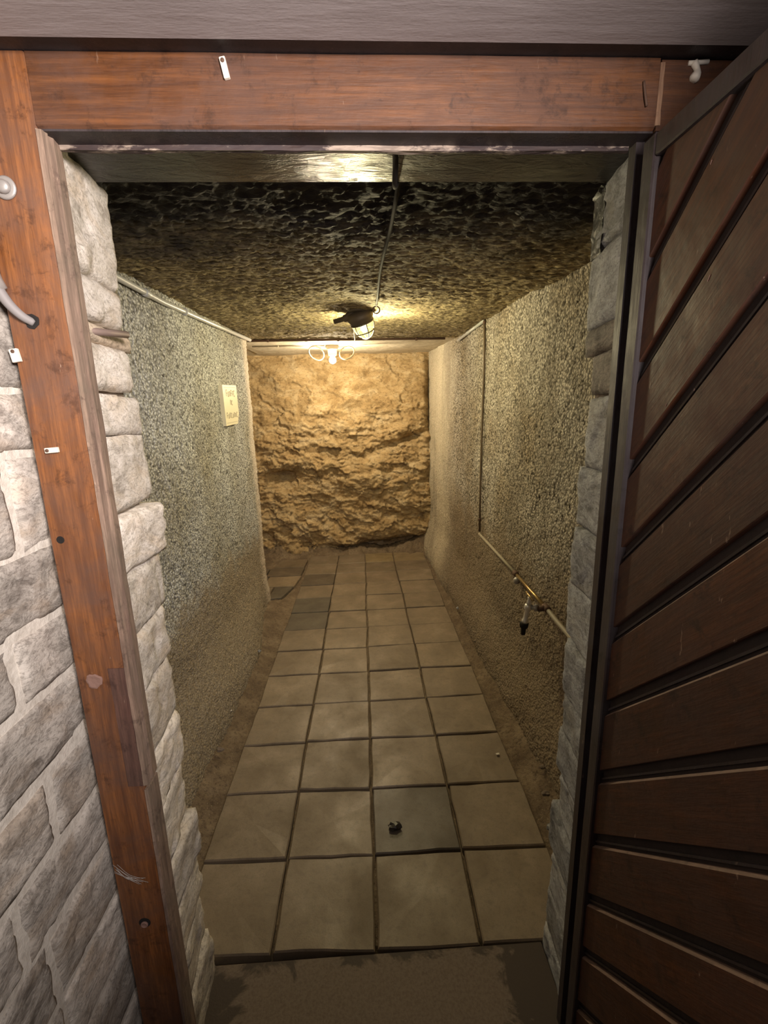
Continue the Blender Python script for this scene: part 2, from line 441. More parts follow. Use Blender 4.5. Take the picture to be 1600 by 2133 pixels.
def _ts():
    t = NT('wrinkled_black_tar'); p = t.coord(); a = t.noise(p, 60, 6, .75, 1.5)
    t.col((.02, .018, .018)); t.rough(.28); t.b.inputs['Specular IOR Level'].default_value = .6; t.bump(a, 1., .012); return t.m
M['tar_smear'] = _ts()
M['white'] = m_plain('white_plastic', (.68, .62, .53), .5)
M['cream'] = m_plain('cream_enamel', (.66, .60, .42), .45)
M['ink'] = m_plain('faded_print', (.34, .30, .20), .7)
M['ceramic'] = m_plain('white_ceramic', (.36, .30, .21), .55)
M['cast'] = m_plain('dusty_cast_metal', (.10, .075, .045), .6, .3)
M['steel'] = m_plain('dull_zinc', (.36, .34, .32), .5, .5)
M['sheath'] = m_plain('dusty_grey_sheath', (.20, .185, .18), .65)
M['web'] = m_plain('cobweb_thread', (.40, .36, .33), .9)
M['knot'] = m_plain('pale_scar_wood', (.24, .14, .11), .8)
M['hole'] = m_plain('dark_hole', (.008, .006, .005), .9)

# ================================================================== STRUCTURE
# ---- side walls of the passage (rough cast, real relief)
def wall_grid(name, f, us, vs, mat, flip, label, amp=.010, grain=.0045, seed=0):
    """f(u,v)->xyz base (arrays), inward normal returned too"""
    U, Vv = np.meshgrid(us, vs, indexing='ij')
    P, N = f(U, Vv)
    d = fbm(P, 3.2, 4, seed=seed)*amp*1.6 + fbm(P, 60, 2, .6, seed=seed+3)*grain*1.6 + np.abs(fbm(P, 115, 1, seed=seed+5))*grain
    P = P+N*d[..., None]
    return obj(name, P.reshape(-1, 3), grid_faces(len(us), len(vs), flip=flip), mat, smooth=True, kind='structure', label=label, category='wall') if False else \
        setp(obj(name, P.reshape(-1, 3), grid_faces(len(us), len(vs), flip=flip), mat, smooth=True), label=label, kind='structure')
def f_left(u, v):   # u = Y, v = z ; ends with a rounded corner turning left at Y=3.5
    x = -.815-.010*np.sin(u*2)
    flare = .085*sstep(.42, .0, v)*(1-sstep(2.6, 3.4, u))+.02*sstep(.4, 0, v)
    x = x+flare
    y = u.copy(); nx = np.ones_like(u); ny = np.zeros_like(u)
    t = np.clip((u-3.46)/.06, 0, 1)*math.pi/2
    cx = -.04
    x = x+cx*(1-np.cos(t)); y = np.where(u > 3.46, 3.46+.04*np.sin(t), y)
    nx = np.cos(t); ny = np.sin(t)
    ex = np.clip(u-3.52, 0, 9); x = x-ex
    return np.stack([x, y, v], -1), np.stack([nx, ny, 0*nx], -1)
def f_right(u, v):
    x = .815-.028*(u-1.0)+.012*np.sin(u*1.7+1)
    x = x-.08*sstep(.40, .02, v)
    x = x+.035*sstep(4.2, 4.75, u)*0
    return np.stack([x, u, v], -1), np.stack([-np.ones_like(u), 0*u, 0*u], -1)
wl = wall_grid('wall_left', f_left, np.concatenate([np.arange(.955, 3.46, .0085), np.linspace(3.46, 3.52, 8), np.linspace(3.53, 4.6, 60)]), np.arange(-.03, 2.16, .0085),
          M['pebble_left'], False, 'grey rough cast left wall of the passage with the plaque')
wr = wall_grid('wall_right', f_right, np.arange(.955, 4.92, .009), np.arange(-.03, 2.16, .009), M['pebble_right'], True,
          'rough cast right wall of the passage with the tap pipe', amp=.012, grain=.005, seed=7)
# ---- rock face at the end
def rock():
    us = np.arange(0, 4.05, .0105); vs = np.arange(-.10, 2.22, .0105)
    U, V = np.meshgrid(us, vs, indexing='ij')
    # path: comes along x=-1.9 from Y 3.4 to 4.72, then along Y=4.80 to x=.95
    a = 1.25
    t = np.clip((U-a)/.25, 0, 1)*math.pi/2; R = .16
    x = np.where(U < a, -1.9, np.where(U < a+.25, -1.9+R*(1-np.cos(t)), -1.9+R+(U-a-.25)))
    y = np.where(U < a, 3.4+U, np.where(U < a+.25, 3.4+a+R*np.sin(t), 3.4+a+R))
    nx = np.where(U < a, 1., np.cos(t)); ny = -np.where(U < a, 0., np.sin(t))
    P = np.stack([x, y, V], -1); N = np.stack([nx, ny, 0*nx], -1)
    d = fbm(P, (1.6, 1.6, 1.9), 3, seed=2)*.16
    warp = P.copy(); warp[..., 2] += fbm(P, 2.5, 3, seed=9)*.25; warp[..., 2] += (P[..., 0])*.12
    low = sstep(2.0, 1.2, V)
    ledge = fbm(warp, (2.2, 2.2, 9.), 5, .55, ridge=True, seed=4)
    d += (ledge-.45)*(.020+.025*low)
    W2 = P.copy(); W2[..., 0] += fbm(P, 7, 3, seed=41)*.09; W2[..., 2] += fbm(P, 7, 3, seed=42)*.07+P[..., 0]*.15
    rl2 = .35+.65*low
    d += facets(W2, (4.2, 4.2, 8.), 1)*.055*rl2+facets(W2, (10, 10, 19.), 2)*.026*rl2+facets(W2, (24, 24, 44.), 3)*.011*rl2
    # terraced breaks
    q = warp[..., 2]*9+fbm(P, 5, 4, seed=13)*2.2; saw = q-np.floor(q)
    d += (saw**2.2)*.012*low*sstep(-.15, .2, fbm(P, 2.8, 2, seed=21)+.05)
    d += fbm(P, (18, 18, 30), 4, .6, ridge=True, seed=6)*.016
    xx = P[..., 0]; zz = V; fr = (U > a+.3)
    def blob(cx, cz, sx, sz, rot=0):
        dx = xx-cx; dz = zz-cz; c, s = math.cos(rot), math.sin(rot)
        return np.exp(-(((dx*c+dz*s)/sx)**2+((-dx*s+dz*c)/sz)**2))*fr
    # slight vertical step shaped in for a lamp shadow edge, dark notch at left, diagonal crack right, overhang at foot
    d += .035*sstep(-.30, -.22, xx+fbm(P, 4, 3, seed=31)*.08)*fr*sstep(1.95, 1.5, V)
    d -= .16*blob(-.86, .86, .15, .07, .1)
    d += .05*blob(-.86, .98, .17, .05, .1)
    d -= .13*blob(.48, 1.23, .24, .035, .35); d += .05*blob(.38, 1.34, .26, .06, .35)
    d += .05*blob(-.20, 1.62, .10, .10)
    d -= .20*blob(.40, .06, .34, .085, .12); d -= .10*blob(-.10, .03, .30, .05); d += .07*blob(.2, .24, .4, .09)
    d -= .12*blob(.73, 1.6, .05, .5); d -= .10*blob(-.65, .12, .10, .07)
    d = d-.02
    P = P+N*d[..., None]
    return setp(obj('wall_back', P.reshape(-1, 3), grid_faces(len(us), len(vs), flip=False), M['rock'], smooth=True),
                label='rough ochre rock face closing the end of the passage', kind='structure')
rock()
# ---- ceiling slab
def ceiling():
    xs = np.arange(-1.0, 1.0, .0095); ys = np.arange(.93, 4.95, .0095)
    X, Y = np.meshgrid(xs, ys, indexing='ij')
    z = 1.965+.035*np.clip(Y-.9, 0, 9)
    P = np.stack([X, Y, z], -1)
    k = 1-sstep(3.62, 3.72, Y)
    d = fbm(P, (2.5, 2.5, 2.5), 3, seed=3)*.02+k*(fbm(P, (22, 45, 20), 4, .6, ridge=True, seed=8)-.4)*.014
    P[..., 2] = z-d
    setp(obj('ceiling', P.reshape(-1, 3), grid_faces(len(xs), len(ys), flip=True), M['ceiling'], smooth=True),
         label='low dark rough ceiling of the passage', kind='structure')
    bm = bmesh.new(); box_bm(bm, (-2.1, 3.3, 2.10), (-.98, 5.1, 2.2), .005)
    c = bm_obj('ceiling_side', bm, M['ceiling']); setp(c, label='ceiling over the side turning at the end', kind='structure')
ceiling()
# ---- ground
def ground():
    xs = np.arange(-2.05, .95, .013); ys = np.arange(-.6, 4.98, .013)
    X, Y = np.meshgrid(xs, ys, indexing='ij')
    P = np.stack([X, Y, 0*X], -1)
    n = fbm(P, 6, 4, seed=5); n2 = fbm(P, 35, 3, .6, seed=15)
    inside = sstep(.97, 1.15, Y)
    wl_ = sstep(.60, .80, -X)*(1-sstep(3.3, 3.6, Y)); wr_ = sstep(.60, .80, X)
    z = -.022+n*.01+n2*.006*inside
    z += inside*(wl_*(.075+n*.04)+wr_*(.085+n*.045))
    z += inside*sstep(.60, .66, np.abs(X))*n2*.010
    back = sstep(4.60, 4.85, Y+n*.1)
    z += back*(.05+.13*sstep(.25, .8, X)+.05*sstep(-.3, -1., X)+n*.06+n2*.02)
    z = np.where(Y < .99, -.05, z)
    P[..., 2] = z
    return setp(obj('floor', P.reshape(-1, 3), grid_faces(len(xs), len(ys)), M['dirt'], smooth=True),
                label='packed brown dirt floor with a path of square tiles', kind='structure')
floor = ground()
# tiles
def tile(c, z, col, seed, name='tile', th=.035):
    """c: 4 corners (x,y) ccw"""
    rs = random.Random(seed); n = 4; pts = []
    for i in range(4):
        a, b = Vector(c[i]), Vector(c[(i+1) % 4])
        for k in range(n):
            t = k/n; p = a.lerp(b, t)
            nn = Vector((-(b-a).y, (b-a).x)).normalized()
            p += nn*rs.uniform(0, .0035 if k else .006)
            pts.append(p)
    cen = sum(pts, Vector((0, 0)))/len(pts)
    zt = [z+rs.uniform(-.0015, .0015) for _ in pts]
    V = [(p.x, p.y, z-th) for p in pts]+[(p.x, p.y, q-.004) for p, q in zip(pts, zt)]
    V += [(p.x+(cen.x-p.x)*.028, p.y+(cen.y-p.y)*.028, q) for p, q in zip(pts, zt)]+[(cen.x, cen.y, z+.0005)]
    N = len(pts); F = []
    for i in range(N):
        j = (i+1) % N
        F += [(i, j, N+j, N+i), (N+i, N+j, 2*N+j, 2*N+i), (2*N+i, 2*N+j, 3*N)]
    o = obj(name, V, F, M['tile'], floor, origin=(cen.x, cen.y, z)); o.color = (*col, 1); return o
colx = lambda y: [-.606+.0*y, -.313+.004*(y-1), -.008-.002*(y-1), .300-.003*(y-1), .603+.006*(y-1)]
rows = [.975, 1.262, 1.545, 1.828, 2.113, 2.395, 2.68, 2.965, 3.25, 3.535, 3.82, 4.10, 4.385, 4.68]
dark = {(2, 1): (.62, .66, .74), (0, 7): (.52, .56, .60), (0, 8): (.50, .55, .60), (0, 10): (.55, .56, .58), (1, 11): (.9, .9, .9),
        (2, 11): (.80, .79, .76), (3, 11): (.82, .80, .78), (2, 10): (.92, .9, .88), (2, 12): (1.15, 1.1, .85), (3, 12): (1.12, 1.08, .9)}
J = {}
rj = random.Random(3)
for r in range(len(rows)):
    for c in range(5):
        skew = -.010*(c-2)/2 if r < 3 else .012*(c-2)*(r/13.)
        J[(c, r)] = (colx(rows[r])[c]+rj.uniform(-.006, .006), rows[r]+rj.uniform(-.004, .004)+skew)
lastJ = {c: J[(c, 0)] for c in range(5)}
J[(0, 0)] = (-.60, .99); J[(4, 0)] = (.60, .968); J[(1, 0)] = (-.306, .985); J[(3, 0)] = (.298, .972)
for r in range(13):
    for c in range(4):
        g = .0030
        a, b, d, e = J[(c, r)], J[(c+1, r)], J[(c+1, r+1)], J[(c, r+1)]
        cs = [(a[0]+g, a[1]+g), (b[0]-g, b[1]+g), (d[0]-g, d[1]-g), (e[0]+g, e[1]-g)]
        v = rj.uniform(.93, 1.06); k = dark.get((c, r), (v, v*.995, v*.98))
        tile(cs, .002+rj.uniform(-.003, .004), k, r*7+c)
# cut tiles of the side turning, half hidden behind the left wall
side = [([(-.83, 3.53), (-.725, 3.55), (-.66, 3.79), (-.83, 3.79)], (.50, .54, .58)),
        ([(-1.10, 3.53), (-.84, 3.53), (-.84, 3.79), (-1.10, 3.79)], (1, 1, .98)),
        ([(-.93, 3.80), (-.655, 3.80), (-.625, 4.06), (-.93, 4.06)], (1.02, 1, .94)),
        ([(-1.22, 3.80), (-.94, 3.80), (-.94, 4.06), (-1.22, 4.06)], (.9, .9, .9)),
        ([(-.96, 4.075), (-.63, 4.075), (-.625, 4.30), (-.96, 4.30)], (.62, .62, .62)),
        ([(-.93, 4.31), (-.63, 4.31), (-.62, 4.56), (-.91, 4.56)], (.78, .76, .72)),
        ([(-1.24, 4.075), (-.97, 4.075), (-.97, 4.30), (-1.24, 4.30)], (.55, .56, .58))]
for i, (c, k) in enumerate(side): tile(c, .004, k, 900+i)
# threshold slab
bm = bmesh.new(); box_bm(bm, (-.47, -.6, -.06), (.47, .972, -.002), .003)
th = bm_obj('threshold_slab', bm, M['slab'], floor, origin=(0, .6, -.01)); th['label'] = 'stained cement slab in front of the first tiles'

# ---- stones
def stone(parent, P0, U, V, N, seed, mat, amp=.008, back=.06, inset=.0, res=.009, proud=0., color=(1, 1, 1), name='stone', round_=.012, tilt=0., wob=.004):
    P0, U, V, N = [np.array(a, float) for a in (P0, U, V, N)]
    lu, lv = np.linalg.norm(U), np.linalg.norm(V); nu = max(5, int(lu/res)); nv = max(5, int(lv/res))
    nu, nv = min(nu, 34), min(nv, 34)
    a = np.linspace(0, 1, nu); b = np.linspace(0, 1, nv); A, B = np.meshgrid(a, b, indexing='ij')
    P = P0+U*A[..., None]+V*B[..., None]
    sp = P+seed*3.7
    wu = fbm(sp, 22, 3, seed=1)*wob; wv = fbm(sp, 22, 3, seed=2)*wob
    P = P+(U/lu)*wu[..., None]+(V/lv)*wv[..., None]
    e = np.minimum(np.minimum(A, 1-A)*lu, np.minimum(B, 1-B)*lv)
    h = proud-round_*(1-np.sqrt(np.clip(1-(1-np.clip(e/round_, 0, 1))**2, 0, 1)))
    n = fbm(sp*np.array([1, 1, 1.8]), 14, 4, .55, seed=3)+.5*np.abs(fbm(sp, 9, 2, seed=4))
    n2 = fbm(sp*np.array([1, 1, 1.5]), 30, 4, .6, ridge=True, seed=6)
    h = h+amp*(n*.8+.15*n2+1.15*facets(sp+.02*fbm(sp, 20, 2, seed=9)[..., None], (9, 9, 15), 5, .75)+.3*facets(sp, (32, 32, 60), 6))+tilt*(A-.5)
    Q = P+N*h[..., None]
    nV = Q.reshape(-1, 3).tolist(); F = grid_faces(nu, nv)
    ring = [i*nv for i in range(nu)]+[(nu-1)*nv+j for j in range(1, nv)]+[i*nv+nv-1 for i in range(nu-2, -1, -1)]+[j for j in range(nv-2, 0, -1)]
    o0 = len(nV)
    for r in ring:
        q = P.reshape(-1, 3)[r]-N*back; nV.append(q.tolist())
    for i in range(len(ring)):
        j = (i+1) % len(ring); F.append((ring[j], ring[i], o0+i, o0+j))
    F.append(tuple(o0+i for i in range(len(ring)))[::-1])
    if np.dot(np.cross(U, V), N) < 0: F = [f[::-1] for f in F]
    o = obj(name, nV, F, mat, parent, origin=tuple(P0+U/2+V/2), smooth=True); o.color = (*color, 1)
    return o
rs = random.Random(8)
# left jamb (reveal) : rows of flat stones, x about -.447 (front) to -.475 (back)
def core(name, lo, hi, mat, label):
    bm = bmesh.new(); box_bm(bm, lo, hi)
    o = bm_obj(name, bm, mat, origin=((lo[0]+hi[0])/2, (lo[1]+hi[1])/2, lo[2])); return setp(o, label=label, kind='structure')
jl = core('wall_jamb_left', (-1.1, .806, -.04), (-.484, .965, 2.05), M['mortar_dark'], 'left stone jamb between the orange door post and the passage')
zl = [-.04, .13, .27, .40, .53, .68, .815, .96, 1.085, 1.21, 1.325, 1.47, 1.548, 1.632, 1.668, 1.742, 1.93]
for i in range(len(zl)-1):
    z0, z1 = zl[i]+.0025, zl[i+1]-.0025
    thin = z1-z0 < .05
    by = .99+rs.uniform(-.018, .012); bx = -.470+rs.uniform(-.008, .012)
    if i == 15: by, bx = 1.0, -.475
    if i in (9,): bx += .018; by += .004
    if i in (5, 3): bx += .008
    fx = -.452
    P0 = (fx, .797, z0); U = (bx-fx, by-.797, rs.uniform(-.006, .006)); V = (0, 0, z1-z0)
    stone(jl, P0, U, V, (1, .07, 0), 40+i, M['stone_jamb'], amp=.0030 if thin else .0048, back=.12, round_=.007, wob=.003, tilt=-.002,
          color=(rs.uniform(.9, 1.08),)*3 if not thin else (.8, .72, .62))
jr = core('wall_jamb_right', (.500, .806, -.04), (1.1, .965, 2.05), M['mortar_dark'], 'right stone jamb between the open door and the passage')
zr = [-.04, .06, .19, .32, .455, .585, .70, .81, .955, 1.10, 1.24, 1.375, 1.525, 1.61, 1.665, 1.81, 1.93]
for i in range(len(zr)-1):
    z0, z1 = zr[i]+.001, zr[i+1]-.001
    thin = z1-z0 < .09
    by = .99+rs.uniform(-.015, .012); bx = .487+rs.uniform(-.010, .006)
    fx = .462
    P0 = (fx, .782, z0); U = (bx-fx, by-.782, rs.uniform(-.006, .006)); V = (0, 0, z1-z0)
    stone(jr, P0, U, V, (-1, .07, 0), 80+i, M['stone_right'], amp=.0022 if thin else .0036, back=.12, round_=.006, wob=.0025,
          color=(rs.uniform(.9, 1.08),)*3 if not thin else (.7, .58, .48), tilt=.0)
ts = stone(jr, (.479, .945, 1.80), (.004, .058, 0), (0, 0, .118), (-1, 0, 0), 140, M['tar_smear'], amp=.0045, back=.02, round_=.002, wob=.006, name='tar_smear', res=.004)
ts['label'] = 'glossy black crumpled tar smeared over the top stones'
# left room wall beside the camera
wn = core('wall_near_left', (-1.0, -.6, -.06), (-.5605, .80, 2.3), M['mortar'], 'stone wall with pale mortar left of the orange door post')
rowsN = [(1.78, 2.02, [.80, .60, .3]), (1.735, 1.775, [.8, .5]), (1.553, 1.73, [.80, .665, .42]), (1.456, 1.543, [.80, .62, .40]), (1.290, 1.442, [.80, .713, .50, .3]),
         (1.170, 1.283, [.80, .52, .3]), (1.052, 1.156, [.80, .655, .48, .3]), (.922, 1.038, [.80, .56, .32]), (.782, .898, [.80, .666, .45, .28]),
         (.650, .766, [.80, .56, .26]), (.515, .638, [.80, .60, .40, .2]), (.375, .503, [.80, .60, .45, .2]), (.23, .365, [.80, .58, .3]), (.10, .22, [.8, .5, .3])]
for ri, (z0, z1, ys) in enumerate(rowsN):
    for k in range(len(ys)-1):
        y1, y0 = ys[k], ys[k+1]+.014
        lite = 1.0
        if ri == 11 and k == 0: lite = 1.45
        v = lite*rs.uniform(.85, 1.05)
        stone(wn, (-.556, y1, z0), (0, y0-y1, rs.uniform(-.006, .004)), (0, 0, z1-z0), (1, 0, 0), 200+ri*5+k, M['stone_left'], amp=.0042, back=.02, round_=.005,
              color=(v, v*.985, v*.96), wob=.005, tilt=rs.uniform(-.003, .003))

# ---- door frame (timber)
frame = empty('trim_1', (0, .78, 0), label='varnished orange-brown timber door frame around the opening', kind='structure')
def rough_bar(name, prof, z0, z1, mat, parent, axis='z', amp=.0015, step=.01, f=(18, 18, 5), seed=0, nsub=3, **k):
    """prof: closed polygon (p,q); swept along axis. axis z: (x,y); axis x: (y,z)"""
    pr = []
    for i in range(len(prof)):
        a, b = prof[i], prof[(i+1) % len(prof)]
        for s in range(nsub): pr.append((a[0]+(b[0]-a[0])*s/nsub, a[1]+(b[1]-a[1])*s/nsub))
    n = len(pr); L = np.arange(z0, z1+step, step); L[-1] = z1
    A = np.array(pr); cen = A.mean(0)
    P = np.zeros((len(L), n, 3))
    if axis == 'z': P[..., 0] = A[:, 0]; P[..., 1] = A[:, 1]; P[..., 2] = L[:, None]
    else: P[..., 1] = A[:, 0]; P[..., 2] = A[:, 1]; P[..., 0] = L[:, None]
    D = np.zeros_like(P); dd = (A-cen)/np.maximum(np.linalg.norm(A-cen, axis=1)[:, None], 1e-6)
    if axis == 'z': D[..., 0] = dd[:, 0]; D[..., 1] = dd[:, 1]
    else: D[..., 1] = dd[:, 0]; D[..., 2] = dd[:, 1]
    P = P+D*(fbm(P, f, 4, .6, seed=seed)*amp*2)[..., None]
    V = P.reshape(-1, 3).tolist(); F = []
    for i in range(len(L)-1):
        for j in range(n):
            F.append((i*n+j, i*n+(j+1) % n, (i+1)*n+(j+1) % n, (i+1)*n+j))
    F.append(tuple(range(n))[::-1]); F.append(tuple((len(L)-1)*n+j for j in range(n)))
    if axis == 'x': F = [t[::-1] for t in F]
    return obj(name, V, F, mat, parent, **k)
rough_bar('post', [(-.540, .765), (-.536, .760), (-.4515, .760), (-.4495, .763), (-.4495, .805), (-.540, .805)], -.04, 1.998, M['wood_post'], frame, amp=.0006, seed=2)
rough_bar('worn_edge', [(-.4492, .7575), (-.4425, .7595), (-.4405, .770), (-.4445, .773), (-.4400, .781), (-.4430, .803), (-.4492, .803)], .80, 1.905, M['wood_worn'], frame,
          amp=.0016, f=(60, 60, 9), seed=4, label='bare weathered inner edge of the left post')
rough_bar('worn_edge', [(-.4492, .7585), (-.4435, .7600), (-.4425, .781), (-.4440, .803), (-.4492, .803)], -.04, .79, M['wood_worn'], frame, amp=.0012, f=(60, 60, 9), seed=6,
          label='dirty lower piece of the worn post edge')
rough_bar('header', [(.760, 1.911), (.764, 1.9075), (.800, 1.9075), (.800, 1.998), (.760, 1.998)], -.4485, .4535, M['wood_header'], frame, axis='x', amp=.0005, f=(5, 18, 18), seed=8)
# rebate strip under the header with chipped pale edge
rough_bar('header_underside', [(.7635, 1.9045), (.800, 1.9045), (.800, 1.9072), (.7635, 1.9072)], -.4485, .4535, M['wood_dark'], frame, axis='x', amp=.0002, f=(5, 18, 18), seed=18, label='underside of the header, its shade put in as dark wood')  # dark board puts the shade under the header into the colour
rough_bar('rebate_strip', [(.797, 1.898), (.806, 1.898), (.806, 1.9065), (.797, 1.9065)], -.442, .437, M['chipped'], frame, axis='x', amp=.0022, f=(14, 60, 60), seed=9, label='chipped pale strip under the header')
rough_bar('right_post', [(.4560, .760), (.53, .760), (.53, .805), (.4420, .805), (.4420, .786), (.4560, .786)], -.04, 1.905, M['wood_dark'], frame, amp=.0005, seed=12, label='right post behind the door, its shade put into dark wood')  # dark wood colour paints the shaded rebate beside the door
rough_bar('right_post_head', [(.4560, .7605), (.60, .7605), (.60, .805), (.4560, .805)], 1.906, 1.996, M['wood_header'], frame, amp=.0006, seed=13)
rough_bar('joint_sliver', [(.4535, .7590), (.4600, .7585), (.4600, .7640), (.4535, .7640)], 1.912, 1.992, M['wood_pale'], frame, amp=.0012, f=(50, 50, 20), seed=14, label='pale bare strip along the header joint')
# knots, plugs and holes in the post
def disc(name, c, n, r, depth, mat, parent, lob=0, seg=20, **k):
    n = Vector(n).normalized(); u = n.orthogonal().normalized(); w = n.cross(u); c = Vector(c)
    V = []
    for rr, dz in ((1, 0), (1, depth*.7), (.8, depth), (.35, depth*.6)):
        for i in range(seg):
            t = 2*math.pi*i/seg; q = r*rr*(1+lob*math.sin(t*7+1)*.5+lob*.6*math.sin(t*3))
            V.append(c+(u*math.cos(t)+w*math.sin(t))*q+n*dz)
    F = []
    for a in range(3):
        for i in range(seg):
            F.append((a*seg+i, a*seg+(i+1) % seg, (a+1)*seg+(i+1) % seg, (a+1)*seg+i))
    F.append(tuple(3*seg+i for i in range(seg)))
    return obj(name, V, F, mat, parent, origin=c, **k)
F_ = (0, -1, 0)
disc('plug', (-.507, .7602, 1.031), F_, .0145, .0022, M['knot'], frame, lob=.14, label='pale scalloped plug in the post')
disc('plug', (-.494, .7602, .458), F_, .012, .0012, M['hole'], frame, label='dark hole low in the post')
disc('plug', (-.4945, .7592, .4545), F_, .0075, .003, M['knot'], frame, label='wooden peg sunk in the low hole')
disc('plug', (-.521, .7602, 1.301), F_, .0065, .0010, M['hole'], frame, label='small drilled hole at the post edge')
# split piece on the lower right of the post
rough_bar('split_plate', [(-.4790, .7585), (-.4500, .7575), (-.4500, .7615), (-.4790, .7615)], .80, 1.055, m_wood('brown_patch_wood', (.17, .085, .06), (.09, .04, .03), 'Z', .6, 0), frame, amp=.0009, f=(40, 40, 9), seed=17,
          label='dull brown patch let into the post')

# ---- lintel beyond the frame and grey beam above
lin = core('trim_2', (-1.0, .807, 1.921), (1.0, .945, 2.06), M['tar'], 'black tarred lintel soffit behind the door frame')
bm = bmesh.new(); box_bm(bm, (-1.3, .55, 1.9905), (1.3, .728, 2.35), .003)
beam = bm_obj('trim_3', bm, M['grey_paint'], origin=(0, .64, 1.99)); setp(beam, label='grey painted beam above the door frame', kind='structure')
bm = bmesh.new(); box_bm(bm, (-1.3, .729, 1.999), (1.3, .80, 2.35), .001)
bm_obj('shadow_line_board', bm, M['wood_dark'], beam, label='dark board painting the shadow line between beam and header')  # dark board paints the shadow line below the beam
for kx, kz in ((-.044, 2.015), (.049, 2.013)):
    disc('knot', (kx, .7282, kz), F_, .006, .0015, M['grey_paint'], beam, lob=.1)
    disc('knot', (kx+.001, .7268, kz), F_, .0022, .0008, M['hole'], beam)

# ================================================================== DOOR (open 90 degrees)
door = empty('door_1', (.46, .75, 0), label='dark varnished door of diagonal boards standing open on the right', kind='structure')
XF = .4465      # board faces
SM = 1.03
def clip(poly, fn):
    out = []
    for i in range(len(poly)):
        a, b = poly[i], poly[(i+1) % len(poly)]; fa, fb = fn(a), fn(b)
        if fa >= 0: out.append(a)
        if (fa >= 0) != (fb >= 0):
            t = fa/(fa-fb); out.append((a[0]+(b[0]-a[0])*t, a[1]+(b[1]-a[1])*t))
    return out
s0, s1, zb, zt = .0, .86, .035, 1.870   # s = .735 - Y
def board_piece(c0, c1, xa, xb, mi, xback=.464):
    """region c0 < z - SM*s < c1 ; face depth xa at c0 to xb at c1"""
    P = [(s0, zb), (s1, zb), (s1, zt), (s0, zt)]
    P = clip(P, lambda p: p[1]-SM*p[0]-c0); 
    if len(P) < 3: return None
    P = clip(P, lambda p: c1-(p[1]-SM*p[0]))
    if len(P) < 3: return None
    n = len(P); V = []
    for s, z in P:
        t = (z-SM*s-c0)/(c1-c0); V.append((xa+(xb-xa)*t, .735-s, z))
    V += [(xback, .735-s, z) for s, z in P]
    F = [tuple(range(n))[::-1]]+[(i, (i+1) % n, n+(i+1) % n, n+i) for i in range(n)]+[tuple(n+i for i in range(n))]
    return V, F, [mi]*len(F)
tops = [1.845, 1.690, 1.533, 1.373, 1.215, 1.058, .902, .742, .586, .428, .277, .113, -.04, -.19, -.345, -.5, -.65, -.8]
tops = [2.0]+tops
tops = [1.5+.973*(t+.025-1.5)-.0204 for t in tops]
for i in range(len(tops)-1):
    top, bot = tops[i], tops[i+1]+.030
    parts = [board_piece(bot, bot+.0015, XF+.0015, XF, 0), board_piece(bot+.0015, top-.005, XF, XF, 0), board_piece(top-.005, top, XF, XF+.005, 1)]
    V, F, MI = [], [], []
    for p in parts:
        if p is None: continue
        o = len(V); V += p[0]; F += [tuple(k+o for k in f) for f in p[1]]; MI += p[2]
    if V: obj('board', V, F, [M['wood_board'], M['edge_highlight']], door, origin=V[0], mi=MI)
    # tongue showing in the groove: stepped dark strip
    g1 = board_piece(tops[i+1], tops[i+1]+.030, XF+.009, XF+.009, 0); 
    g2 = board_piece(tops[i+1]+.0075, tops[i+1]+.0125, XF+.0055, XF+.0055, 1)
    V, F, MI = [], [], []
    for p in (g1, g2):
        if p is None: continue
        o = len(V); V += p[0]; F += [tuple(k+o for k in f) for f in p[1]]; MI += p[2]
    if V: obj('tongue_strip', V, F, [M['wood_groove'], M['wood_dark']], door, origin=V[0], mi=MI)
bm = bmesh.new(); box_bm(bm, (.464, -.125, .02), (.472, .757, 1.885), .001); bm_obj('backing_panel', bm, M['wood_dark'], door)
rough_bar('stile', [(.4390, .7580), (.4390, .733), (.4410, .7305), (.4635, .7305), (.4635, .7580)][::-1], .02, 1.888, M['wood_dark'], door, amp=.0006, f=(30, 30, 4), seed=23)
def rail(name, z0, z1):
    bm = bmesh.new(); box_bm(bm, (.4395, -.12, z0), (.4635, .7300, z1), .002); return bm_obj(name, bm, M['wood_dark'], door, origin=(.45, .3, z0))
rail('top_rail', 1.858, 1.888); rail('bottom_rail', .02, .05)
# paint splashes and chips on the boards
for (y, z, ln, an) in ((.600, 1.655, .010, .5), (.655, 1.50, .006, 0), (.62, 1.795, .006, .4), (.60, 1.52, .004, 1.)):
    V, F = ring_tube([(XF-.0002, y, z), (XF-.0003, y-ln*math.cos(an)*.4, z+ln*.7)], .0003, 6); obj('paint_fleck', V, F, M['knot'], door)

# ================================================================== THINGS
def vf(name, VF, mat, parent=None, origin=None, smooth=True, **k):
    return obj(name, VF[0], VF[1], mat, parent, origin, smooth, **k)
zc = lambda y: 1.965+.035*(y-.9)
